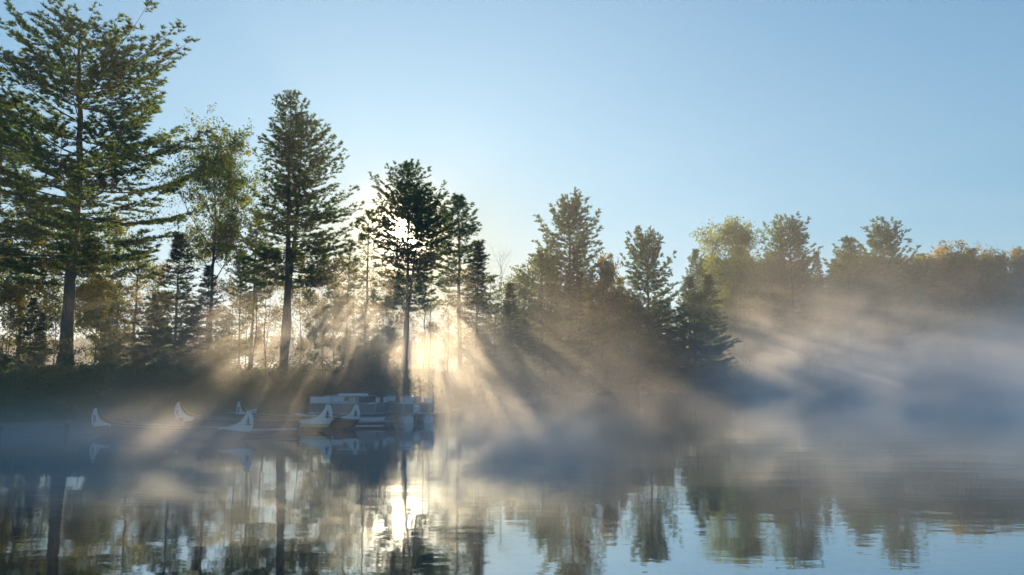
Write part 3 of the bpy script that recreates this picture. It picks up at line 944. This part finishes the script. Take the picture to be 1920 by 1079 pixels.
PINE_MARK = [[(-.018, -.03), (.018, -.03), (.012, .42), (-.012, .42)]]
for k, (zz, w_) in enumerate(((.06, .17), (.17, .14), (.27, .095))):
    PINE_MARK.append([(0, zz + .09), (-w_ * .55, zz + .02), (-w_, zz + .03), (-w_ * .8, zz - .03), (-w_ * .3, zz - .01), (0, zz + .01)])
    PINE_MARK.append([(0, zz + .01), (w_ * .3, zz - .005), (w_ * .9, zz - .035 + .02 * (k % 2)), (w_, zz + .02), (w_ * .5, zz + .03), (0, zz + .09)])
FIGURE_MARK = [[(-.10, .34), (-.05, .30), (0, .22), (-.03, .20), (-.09, .27)], [(.12, .36), (.04, .33), (-.01, .23), (.03, .21), (.10, .27)],
               [(-.14, .02), (-.06, .02), (-.04, .22), (-.11, .22)], [(.03, .00), (.10, .02), (.07, .20), (.01, .18)],
               [(-.03, -.06), (.06, -.06), (.03, .02), (-.02, .02)]]
SLASH_MARK = [[(-.13, .20), (-.02, .17), (-.02, .20), (-.12, .24)], [(-.02, .08), (.10, .24), (.13, .22), (.02, .05)],
              [(-.08, .0), (-.02, .02), (-.04, .09), (-.09, .08)]]


def make_canoe(label, loc, rz, scale, low_line=0.30, marks=('tree', 'figure'), cream=False):
    o = thing('canoe', label, 'canoe', loc, rz, 'big canoes moored by the bank')
    o.scale = (scale,) * 3
    # hull
    NV = 8
    hb = MB()
    for end in (1, -1):
        for side in (1, -1):
            P = [[canoe_pt(i, (j / NV), side) for j in range(NV + 1)] for i in range(NC)]
            vs = [Vector((end * p.x, p.y, p.z)) for r in P for p in r]
            fs = []
            for i in range(NC - 1):
                for j in range(NV):
                    a_ = i * (NV + 1) + j
                    q = (a_, a_ + NV + 1, a_ + NV + 2, a_ + 1)
                    fs.append(q if end * side > 0 else q[::-1])
            hb.add(vs, fs)
    # close the tips between the two sides
    for end in (1, -1):
        for j in range(NV):
            a_, b_, c_, d_ = canoe_pt(NC - 1, j / NV, 1), canoe_pt(NC - 1, j / NV, -1), canoe_pt(NC - 1, (j + 1) / NV, -1), canoe_pt(NC - 1, (j + 1) / NV, 1)
            hb.add([(end * p.x, p.y, p.z) for p in (a_, b_, c_, d_)], [(0, 1, 2, 3)])
    h_ = hb.build('hull', M['canoe_hull'], o, True)
    md = h_.modifiers.new('thick', 'SOLIDIFY'); md.thickness = 0.02; md.offset = -1
    # gunwales
    for side in (1, -1):
        pts = [canoe_pt(i * .5, 0, side) for i in range(2 * NC - 1)]
        full = [Vector((-p.x, p.y, p.z + .015)) for p in reversed(pts[1:])] + [Vector((p.x, p.y, p.z + .015)) for p in pts]
        g = MB(); g.tube(full, 0.024, 6); g.build('gunwale', M['canoe_wood'], o, True)
    # painted ends, wrapped on the skin
    for end in (1, -1):
        for side in (1, -1):
            NT, NW = 20, 6
            vs = []; fs = []
            for i in range(NT + 1):
                t_ = 3.2 + (NC - 1 - 3.2) * i / NT
                p0 = canoe_pt(t_, 0, side); p1 = canoe_pt(t_, 1, side)
                line = low_line + 0.30 * max(0, (4.35 - p0.x)) * 0.45 + (0.08 if end > 0 else 0.12)
                vm = 1.0 if p1.z > line else max(0.02, (p0.z - line) / (p0.z - p1.z))
                for j in range(NW + 1):
                    v = vm * j / NW
                    q = canoe_pt(t_, v, side)
                    vs.append((end * (q.x + (0.006 if v > .9 else 0)), q.y + side * 0.007, q.z))
            for i in range(NT):
                for j in range(NW):
                    a_ = i * (NW + 1) + j
                    q = (a_, a_ + NW + 1, a_ + NW + 2, a_ + 1)
                    fs.append(q if end * side > 0 else q[::-1])
            pe = MB(); pe.add(vs, fs)
            panel = pe.build('painted_end', M['canoe_white'], o, True)
            mark = PINE_MARK if (marks[0] if end > 0 else marks[1]) == 'tree' else (FIGURE_MARK if marks[1] == 'figure' else SLASH_MARK)
            mb = MB()
            cx0, cz0 = 4.84, 0.66
            for poly in mark:
                pts = [side_at(cx0 + px_ * .95, cz0 + pz_ * 1.0, side, end) for px_, pz_ in poly]
                mb.add(pts, [tuple(range(len(pts)))])
            mb.build('emblem', M['black'], panel)
        # small round bolt where the paint starts
        tip = canoe_pt(3.15, 0.12, -1)
        bb = MB(); bb.tube([(end * tip.x, tip.y - .03, tip.z), (end * tip.x, tip.y + .0, tip.z)], 0.05, 10)
        bb.build('boss', M['canoe_white'], o)
    if cream:
        for side in (1, -1):
            vs = []; fs = []
            for i in range(13):
                t_ = 2.8 + (6.6 - 2.8) * i / 12
                for j in range(3):
                    q0 = canoe_pt(t_, 0, side); q1 = canoe_pt(t_, 1, side)
                    zt = 0.40 - 0.09 * j
                    v = min(1, max(0, (q0.z - zt) / (q0.z - q1.z)))
                    q = canoe_pt(t_, v, side)
                    vs.append((q.x, q.y + side * .010, q.z))
            for i in range(12):
                for j in range(2):
                    a_ = i * 3 + j
                    q = (a_, a_ + 3, a_ + 4, a_ + 1)
                    fs.append(q if side > 0 else q[::-1])
            cb = MB(); cb.add(vs, fs); cb.build('cream_band', M['cream'], o)
    for x in (-3.3, -2.0, -.7, .7, 2.0, 3.3):
        wdt = float(np.interp(abs(x), [s_[0] for s_ in SHEER], BEAM))
        tb = MB(); tb.box(x - .04, x + .04, -wdt, wdt, .44, .47, None, .008); tb.build('thwart', M['canoe_wood'], o)
    for x in (-2.7, -1.35, 0, 1.35, 2.7):
        wdt = float(np.interp(abs(x), [s_[0] for s_ in SHEER], BEAM)) * .9
        tb = MB(); tb.box(x - .13, x + .13, -wdt, wdt, .24, .27, None, .008); tb.build('seat', M['canoe_inside'], o)
    return o


def canoe_between(label, pxa, Ya, pxb, Yb, **kw):
    """a = far end, b = near end (photo columns and depths)"""
    A_ = at(pxa, 700, Ya); B_ = at(pxb, 700, Yb)
    dx, dy = B_.x - A_.x, Yb - Ya
    L = sqrt(dx * dx + dy * dy)
    return make_canoe(label, ((A_.x + B_.x) / 2, (Ya + Yb) / 2, 0), atan2(dy, dx), L / 10.2, **kw)


canoe_between('nearest long canoe, dark hull, white ends with a pine tree and a bird-like figure', 177, 41.6, 479, 38.0, marks=('tree', 'figure'))
canoe_between('middle canoe whose white end carries a pine tree above a cream band', 331, 47.5, 626, 43.3, marks=('tree', 'slash'), low_line=0.16, cream=True)
canoe_between('canoe lying behind the others, its smaller white end before the pontoon boat', 446, 51.2, 677, 45.6, marks=('tree', 'figure'), low_line=0.44)


def pontoon_boat(label, loc, rz, L, Wd, tube_r, front_gate, extras):
    o = thing('pontoon_boat', label, 'boat', loc, rz, 'pontoon boats by the bank')
    zt = 0.16
    for sy in (-1, 1):
        y = sy * (Wd / 2 - tube_r - .05)
        tb = MB()
        pts = [(-L / 2 + .0, y, zt), (L / 2 - .55, y, zt), (L / 2 - .25, y, zt + .03), (L / 2 - .05, y, zt + .12), (L / 2 + .05, y, zt + .22)]
        tb.tube(pts, [tube_r, tube_r, tube_r * .86, tube_r * .5, tube_r * .14], 20)
        p_ = tb.build('pontoon', M['alu'], o, True)
        ca = MB()
        ca.tube([(-L / 2 - .012, y, zt), (-L / 2 - .002, y, zt)], tube_r * .97, 24)
        ca.build('end_cap', M['white_panel'], p_)
    d = MB(); d.box(-L / 2 - .02, L / 2 - .1, -Wd / 2, Wd / 2, .52, .60, None, .01)
    d.build('deck', M['alu'], o)
    # side fence: lower corrugated panels, rails and posts, one mesh each
    z0, z1 = .60, 1.20
    def panel(x0, x1, y, t_=.02, along=True, mat='alu_panel', za=z0 + .03, zb=z1 - .02, name='side_panel'):
        b_ = MB()
        if along:
            b_.box(x0, x1, y - t_, y + t_, za, zb, None, .004)
            nrib = 5
            for r_ in range(nrib):
                zz = za + (zb - za) * (r_ + .5) / nrib
                for s_ in (-1, 1):
                    b_.box(x0 + .03, x1 - .03, y + s_ * t_ - .004, y + s_ * t_ + .004, zz - .012, zz + .012)
        else:
            b_.box(y - t_, y + t_, x0, x1, za, zb, None, .004)
        return b_.build(name, M[mat], o)
    xs = np.linspace(-L / 2 + .1, L / 2 - .55, 5)
    for sy in (-1, 1):
        y = sy * (Wd / 2 - .05)
        for i in range(4):
            panel(xs[i] + .03, xs[i + 1] - .03, y)
        rl = MB(); rl.tube([(xs[0], y, z1), (xs[-1], y, z1)], .02, 6); rl.build('rail', M['alu'], o, True)
        for i in range(5):
            rl = MB(); rl.tube([(xs[i], y, .6), (xs[i], y, z1)], .02, 6); rl.build('post', M['alu'], o, True)
        # raised top rail hoops with white screens
        for (xa, xb, white) in extras['hoops']:
            xa = xa * L; xb = xb * L
            zz = 1.66
            rl = MB()
            rl.tube([(xa, y, z1), (xa, y, zz - .10), (xa + .03, y, zz - .03), (xa + .10, y, zz), (xb - .10, y, zz), (xb - .03, y, zz - .03), (xb, y, zz - .10), (xb, y, z1)], .022, 6)
            hp = rl.build('hoop_rail', M['alu'], o, True)
            if white:
                b_ = MB(); b_.box(xa + .06, xb - .06, y - .015, y + .015, z1 + .03, zz - .05, None, .004)
                b_.build('screen', M['white_panel'], hp)
    for (xe, nm) in ((-L / 2 + .1, 'end_panel'), (L / 2 - .55, 'end_panel')):
        for (ya, yb) in ((-Wd / 2 + .08, -.33), (.33, Wd / 2 - .08)):
            panel(ya, yb, xe, .02, False, 'alu_panel', z0 + .03, z1 - .02, nm)
            rl = MB(); rl.tube([(xe, ya, .6), (xe, ya, 1.6), (xe, yb, 1.6), (xe, yb, .6)], .022, 6)
            hp = rl.build('end_rail', M['alu'], o, True)
            b_ = MB(); b_.box(xe - .015, xe + .015, ya + .05, yb - .05, z1 + .04, 1.56, None, .004)
            b_.build('screen', M['white_panel'], hp)
        g_ = MB(); g_.box(xe - .015, xe + .015, -.28, .28, z0 + .05, z1, None, .004); g_.build('gate', M['alu_panel'], o)
    # furniture
    for (x0, x1, y0, y1, zt_, mat, nm) in extras['seats']:
        b_ = MB(); b_.box(x0 * L, x1 * L, y0, y1, .6, zt_, None, .05); b_.build(nm, M[mat], o)
    b_ = MB(); b_.box(.02 * L, .12 * L, -.95, -.35, .6, 1.62, None, .03); cs_ = b_.build('console', M['vinyl'], o)
    b_ = MB(); b_.tube([(-.005 * L, -.65, 1.38), (.018 * L, -.65, 1.44)], .17, 14); b_.build('steering_wheel', M['black'], cs_)
    return o


hoopsA = {'hoops': [(-.485, -.20, True), (-.18, .03, False), (.05, .25, False)],
          'seats': [(-.45, -.22, .35, 1.05, 1.25, 'vinyl', 'bench'), (-.15, .02, -.2, .7, 1.28, 'vinyl', 'bench'), (.16, .24, -.3, .4, 1.58, 'dark_canvas', 'covered_seat'), (.27, .36, -.95, -.3, 1.25, 'vinyl', 'bench')]}
hoopsB = {'hoops': [(-.485, -.30, True), (.1, .3, False)],
          'seats': [(-.40, -.2, .3, .95, 1.25, 'vinyl', 'bench'), (.2, .4, -.9, -.2, 1.25, 'vinyl', 'bench')]}
pA = at(662, 700, 53.5)
bA = pontoon_boat('long pontoon boat lying broadside behind the canoe ends, grey side panels and folded cover', (pA.x, 53.5, 0), radians(-12), 5.2, 2.3, .30, True, hoopsA)
# folded cover along the rail of the first boat
b_ = MB(); b_.box(-.55, 1.35, -1.13, -.55, 1.66, 1.84, None, .06)
cv = b_.build('folded_cover', M['white_panel'], bA)
pB = at(752, 700, 53.4)
bB = pontoon_boat('pontoon boat turned end on, two round float ends showing above the water', (pB.x + .35, 54.6, 0), radians(112), 5.6, 2.1, .34, True, hoopsB)
# outboard motor and swim ladder at the stern of the second boat, white stern light on its pole
b_ = MB(); b_.box(-3.25, -2.95, .10, .45, .62, 1.12, None, .07); mo = b_.build('outboard_motor', M['white_panel'], bB)
b_ = MB(); b_.box(-3.18, -3.02, .2, .34, -.25, .62, None, .03); b_.build('motor_leg', M['black'], mo)
b_ = MB()
for y in (-.62, -.28):
    b_.tube([(-2.82, y, .62), (-2.95, y, .95), (-3.12, y, .95), (-3.18, y, .1)], .018, 6)
for z in (.2, .45, .7):
    b_.tube([(-3.17, -.62, z), (-3.17, -.28, z)], .016, 6)
b_.build('swim_ladder', M['alu'], bB)
b_ = MB(); b_.tube([(-2.3, -.7, 1.2), (-2.35, -.72, 3.1)], .012, 5); lp = b_.build('light_pole', M['alu'], bB)
b_ = MB(); b_.tube([(-2.35, -.72, 3.08), (-2.35, -.72, 3.17)], .035, 8); b_.build('lamp_globe', M['white_panel'], lp)


def rowboat(label, loc, rz, L=3.8, W=1.35, mat='alu', grp='small open boats'):
    o = thing('rowboat', label, 'boat', loc, rz, grp)
    N = 10
    P = []
    for i in range(N + 1):
        u = i / N
        x = -L / 2 + L * u
        hb_ = W / 2 * (1 - max(0, (u - .35) / .65) ** 2.2) + .01
        zs = .42 + .26 * u ** 3
        zk = -.08 + .34 * max(0, (u - .7) / .3) ** 2
        ring = [(x + .0, -hb_, zs), (x, -hb_ * .9, zs * .45), (x - .1 * u, -hb_ * .62, zk + .03), (x - .12 * u, 0, zk), (x - .1 * u, hb_ * .62, zk + .03), (x, hb_ * .9, zs * .45), (x, hb_, zs)]
        P += ring
    b_ = MB()
    fs = []
    for i in range(N):
        for j in range(6):
            a_ = i * 7 + j; fs.append((a_, a_ + 1, a_ + 8, a_ + 7))
    fs.append(tuple(reversed(range(7))))
    b_.add(P, fs)
    h_ = b_.build('hull', M[mat], o)
    md = h_.modifiers.new('thick', 'SOLIDIFY'); md.thickness = .02
    for s_ in (0, 6):
        g = MB(); g.tube([P[i * 7 + s_] for i in range(N + 1)], .022, 6); g.build('gunwale', M['white_panel'], o, True)
    for x in (-1.1, 0, .9):
        g = MB(); g.box(x - .12, x + .12, -W * .42 if x < .5 else -W * .3, W * .42 if x < .5 else W * .3, .28, .31, None, .005); g.build('seat', M['alu'], o)
    return o


p = at(606, 700, 49.5)
rowboat('small grey aluminium boat with raised bow between the middle canoe and the pontoon boat', (p.x, 49.9, 0), radians(172))
p = at(425, 700, 53)
rowboat('small aluminium boat pulled up behind the canoes below the swing frame', (p.x, 53.2, .12), radians(6), 3.9)


def dock(label, loc, rz, L, W, n, z=.32):
    o = thing('floating_dock', label, 'dock', loc, rz, 'low wooden docks')
    f = MB(); f.box(-L / 2, L / 2, -W / 2 + .03, W / 2 - .03, z - .2, z - .04, None, .01); f.build('frame', M['post'], o)
    wpl = L / n
    pl = None
    for i in range(n):
        x = -L / 2 + wpl * (i + .5)
        if pl is None:
            b_ = MB(); b_.box(-wpl / 2 + .008, wpl / 2 - .008, -W / 2, W / 2, -.037, 0, None, .004)
            q = b_.build('plank', M['plank_pale'], o); pl = q.data
        else:
            q = link('plank', pl, parent=o)
        q.location = (x, 0, z + R.uniform(-.004, .004))
    for s_ in (-1, 1):
        for x in (-L / 2 + .1, L / 2 - .1):
            t_ = MB(); t_.tube([(x, s_ * (W / 2 + .06), -.9), (x, s_ * (W / 2 + .06), z + .28)], .05, 8); t_.build('post', M['post'], o)
    return o


p = at(505, 700, 41.5); dock('low pale dock between the nearest and middle canoes', (p.x, 41.6, 0), radians(18), 3.2, 1.2, 18, .26)
p = at(700, 700, 48.2); dock('low pale dock beside the smallest canoe end and the pontoon boat', (p.x, 48.6, 0), radians(20), 2.6, 1.0, 15, .28)

# timber edge of the bank: planks and posts, following the shore
ew = thing('retaining_wall', 'weathered timber retaining wall along the grassy bank beside the canoes', 'wall', (0, 0, 0))
run = [(-34, 37.9), (-31, 38.3), (-28.2, 38.9), (-25.5, 40.2), (-23.2, 42.0), (-21.2, 44.4), (-19.3, 46.9), (-17.0, 49.3), (-14.5, 51.0)]
for i in range(len(run) - 1):
    (xa, ya), (xb, yb) = run[i], run[i + 1]
    dx, dy = xb - xa, yb - ya; L = sqrt(dx * dx + dy * dy); an = atan2(dy, dx)
    for r_ in range(3):
        b_ = MB(); b_.box(0.01, L - .01, -.03, .03, -.10 + r_ * .175, -.10 + r_ * .175 + .165, None, .008)
        q = b_.build('plank', M['plank'], ew)
        q.location = (xa, ya, R.uniform(-.01, .01)); q.rotation_euler = (0, R.uniform(-.004, .004), an)
    b_ = MB(); b_.box(-.09, .09, -.16, -.035, -.8, .56 if i % 2 == 0 else .52, None, .012)
    q = b_.build('post', M['post'], ew); q.location = (xa, ya, 0); q.rotation_euler = (0, 0, an)
    b_ = MB(); b_.box(0, L, -.10, .12, .43, .475, None, .01)
    q = b_.build('cap_plank', M['plank'], ew); q.location = (xa, ya, 0); q.rotation_euler = (0, 0, an)
    # stepping fill behind the wall so that the turf meets its top
M['turf'] = M['soil']
vs = []; fs = []
for i, (xa, ya) in enumerate(run):
    vs += [(xa, ya + .03, .41), (xa - .0, ya + 2.6, max(.46, gz(xa, ya + 2.6) + .03)), (xa, ya + 5.2, gz(xa, ya + 5.2) - .05)]
for i in range(len(run) - 1):
    for j in range(2):
        a_ = i * 3 + j; fs.append((a_, a_ + 3, a_ + 4, a_ + 1))
b_ = MB(); b_.add(vs, fs); b_.build('lawn', M['soil'], kind='structure')

# swing frame on the grass
pz = at(348, 700, 60)
sw = thing('swing_set', 'pale metal swing frame standing on the grass behind the canoes', 'swing set', (pz.x, 59.5, gz(pz.x, 59.5)), radians(-8))
zt = at(348, 727, 59.5).z - gz(pz.x, 59.5)
b_ = MB(); b_.tube([(-1.28, 0, zt), (1.28, 0, zt)], .035, 8); b_.build('top_bar', M['alu'], sw, True)
for x in (-1.25, 1.25):
    for s_ in (-1, 1):
        b_ = MB(); b_.tube([(x, 0, zt), (x + s_ * .30, s_ * .8, -.05)], .04, 8); b_.build('leg', M['white_panel'], sw, True)
b_ = MB(); b_.tube([(-.35, 0, zt), (-.42, .02, .5)], .018, 6); b_.build('hanging_bar', M['alu'], sw, True)
print('boats done')
# banks of mist: centre x y z, radii x y z, strength
BLOBS = [(-13.5, 30, 0.6, 8, 3.0, 1.0, 2.3), (0.6, 32, 0.7, 4, 3.5, 1.2, 3.0), (-3, 50, 2.5, 6, 8, 3.2, 0.36), (-13, 54, 4.6, 12, 5.5, 3.4, 1.1), (85, 165, 5, 40, 34, 5.5, 0.4)]
# ------------------------------------------------------------------ the air: even haze, and mist lying on the lake
HAZE_DENS = 0.00065
hb = MB(); hb.box(-720, 720, -270, 925, -2.4, 52)
m = bpy.data.materials.new('haze_air'); m.use_nodes = True
n = m.node_tree.nodes; l = m.node_tree.links; n.clear()
out = n.new('ShaderNodeOutputMaterial'); pv = n.new('ShaderNodeVolumePrincipled')
pv.inputs['Color'].default_value = (0.92, 0.95, 1.0, 1); pv.inputs['Density'].default_value = HAZE_DENS
pv.inputs['Anisotropy'].default_value = 0.35
l.new(pv.outputs[0], out.inputs['Volume'])
hz = hb.build('haze', m, kind='stuff')

MIST_DENS = 0.04
m = bpy.data.materials.new('lake_mist'); m.use_nodes = True
n = m.node_tree.nodes; l = m.node_tree.links; n.clear()
out = n.new('ShaderNodeOutputMaterial'); pv = n.new('ShaderNodeVolumePrincipled')
pv.inputs['Color'].default_value = (0.94, 0.97, 1.0, 1)
pv.inputs['Density'].default_value = MIST_DENS
pv.inputs['Density Attribute'].default_value = 'density'
pv.inputs['Anisotropy'].default_value = 0.6
l.new(pv.outputs[0], out.inputs['Volume'])
try:
    m.cycles.volume_sampling = 'MULTIPLE_IMPORTANCE'
except Exception:
    pass
ng = bpy.data.node_groups.new('mist_field', 'GeometryNodeTree')
ng.interface.new_socket('Geometry', in_out='INPUT', socket_type='NodeSocketGeometry')
ng.interface.new_socket('Geometry', in_out='OUTPUT', socket_type='NodeSocketGeometry')
N = ng.nodes; K = ng.links
gout = N.new('NodeGroupOutput')
pos = N.new('GeometryNodeInputPosition')
sep = N.new('ShaderNodeSeparateXYZ'); K.new(pos.outputs[0], sep.inputs[0])
PX_, PY_, PZ_ = sep.outputs


def gm(op, a, b=None, c=None, clamp=False):
    q = N.new('ShaderNodeMath'); q.operation = op; q.use_clamp = clamp
    for i, v in enumerate((a, b, c)):
        if v is None:
            continue
        if isinstance(v, (int, float)):
            q.inputs[i].default_value = float(v)
        else:
            K.new(v, q.inputs[i])
    return q.outputs[0]


def gmap(v, a, b, c, d, smooth=False):
    q = N.new('ShaderNodeMapRange'); q.clamp = True
    q.interpolation_type = 'SMOOTHSTEP' if smooth else 'LINEAR'
    K.new(v, q.inputs['Value'])
    for nm, x in (('From Min', a), ('From Max', b), ('To Min', c), ('To Max', d)):
        if isinstance(x, (int, float)):
            q.inputs[nm].default_value = x
        else:
            K.new(x, q.inputs[nm])
    return q.outputs['Result']


def gnoise(scale, vec_scale=(1, 1, 1), detail=3, rough=0.55, off=(0, 0, 0), dist=0.0):
    vm = N.new('ShaderNodeVectorMath'); vm.operation = 'MULTIPLY_ADD'
    K.new(pos.outputs[0], vm.inputs[0]); vm.inputs[1].default_value = vec_scale; vm.inputs[2].default_value = off
    q = N.new('ShaderNodeTexNoise'); q.inputs['Scale'].default_value = scale
    q.inputs['Detail'].default_value = detail; q.inputs['Roughness'].default_value = rough; q.inputs['Distortion'].default_value = dist
    K.new(vm.outputs[0], q.inputs['Vector'])
    return q.outputs['Fac']


def blob(cx, cy_, cz, rx, ry, rz, amp):
    """a bank of mist of its own, a soft ellipsoid"""
    a_ = gm('POWER', gm('DIVIDE', gm('SUBTRACT', PX_, cx), rx), 2)
    b_ = gm('POWER', gm('DIVIDE', gm('SUBTRACT', PY_, cy_), ry), 2)
    c_ = gm('POWER', gm('DIVIDE', gm('SUBTRACT', PZ_, cz), rz), 2)
    s_ = gm('ADD', gm('ADD', a_, b_), c_)
    return gm('MULTIPLY', gm('EXPONENT', gm('MULTIPLY', s_, -1.0)), amp)


wisp = gnoise(0.085, (1, 0.8, 1.5), 5, 0.6, (3.1, 8.2, 0.4), 0.6)
wispf = gnoise(0.42, (1, 0.8, 1.5), 5, 0.65, (13.1, 2.2, 5.4), 0.9)
big = gnoise(0.028, (1, 1, 1), 2, 0.5, (7, 1.5, 0), 0.3)
wv = gm('ADD', gm('MULTIPLY', wisp, 0.72), gm('MULTIPLY', wispf, 0.28))
patch = gmap(wv, 0.43, 0.60, 0.04, 1.4, True)
# layer height grows to the far and sunless side of the lake
top = gm('MULTIPLY', gmap(PX_, -10.0, 60.0, 5.2, 10.5), gmap(PY_, 35.0, 150.0, 0.5, 1.25))
zz = gm('DIVIDE', PZ_, gm('MULTIPLY', top, gmap(big, 0.3, 0.7, 0.6, 1.4)))
lay = gm('EXPONENT', gm('MULTIPLY', gm('POWER', gm('MAXIMUM', zz, 0.0), 2.2), -1.0))
side = gm('ADD', gmap(PX_, 10.0, 55.0, 0.19, 0.48, True), gm('MULTIPLY', gmap(PY_, 42.0, 52.0, 0.0, 0.30), gm('MULTIPLY', gmap(PX_, -10.0, 3.0, 1.0, 0.0), gmap(PY_, 66.0, 90.0, 1.0, 0.25))))
near = gmap(PY_, 16.0, 46.0, 0.10, 1.0, True)
behind = gm('MULTIPLY', gm('SUBTRACT', 1.0, gm('MULTIPLY', gmap(PX_, 0.0, 8.0, 0.85, 0.0), gmap(PY_, 61.0, 74.0, 0.0, 1.0))), gm('SUBTRACT', 1.0, blob(13, 88, 4, 12, 40, 14, 0.6)))
base = gm('MULTIPLY', gm('MULTIPLY', gm('MULTIPLY', lay, side), near), behind)
fld = gm('MULTIPLY', base, patch)
for bl in BLOBS:
    fld = gm('ADD', fld, gm('MULTIPLY', blob(*bl), gmap(wv, 0.40, 0.58, 0.45, 1.5, True)))


def mist_body(name, lo, hi, res):
    g2 = ng.copy() if name != 'mist' else ng
    if True:
        N2 = g2.nodes; K2 = g2.links
        vc = N2['cube']
        vc.inputs['Min'].default_value = lo; vc.inputs['Max'].default_value = hi
        vc.inputs['Resolution X'].default_value = res[0]; vc.inputs['Resolution Y'].default_value = res[1]; vc.inputs['Resolution Z'].default_value = res[2]
    vol = bpy.data.volumes.new(name)
    vol.materials.append(m)
    o_ = bpy.data.objects.new(name, vol); COL.objects.link(o_)
    o_['kind'] = 'stuff'
    md = o_.modifiers.new('field', 'NODES'); md.node_group = g2
    return o_


vc = N.new('GeometryNodeVolumeCube'); vc.name = 'cube'
K.new(fld, vc.inputs['Density'])
sm = N.new('GeometryNodeSetMaterial'); sm.inputs['Material'].default_value = m
K.new(vc.outputs[0], sm.inputs['Geometry']); K.new(sm.outputs[0], gout.inputs[0])
mist_body('low_mist', (-30.0, 17.0, 0.02), (20.0, 47.8, 7.0), (167, 103, 32))
mist_body('mist', (-48.0, 48.0, 0.02), (165.0, 215.0, 26.0), (213, 167, 44))
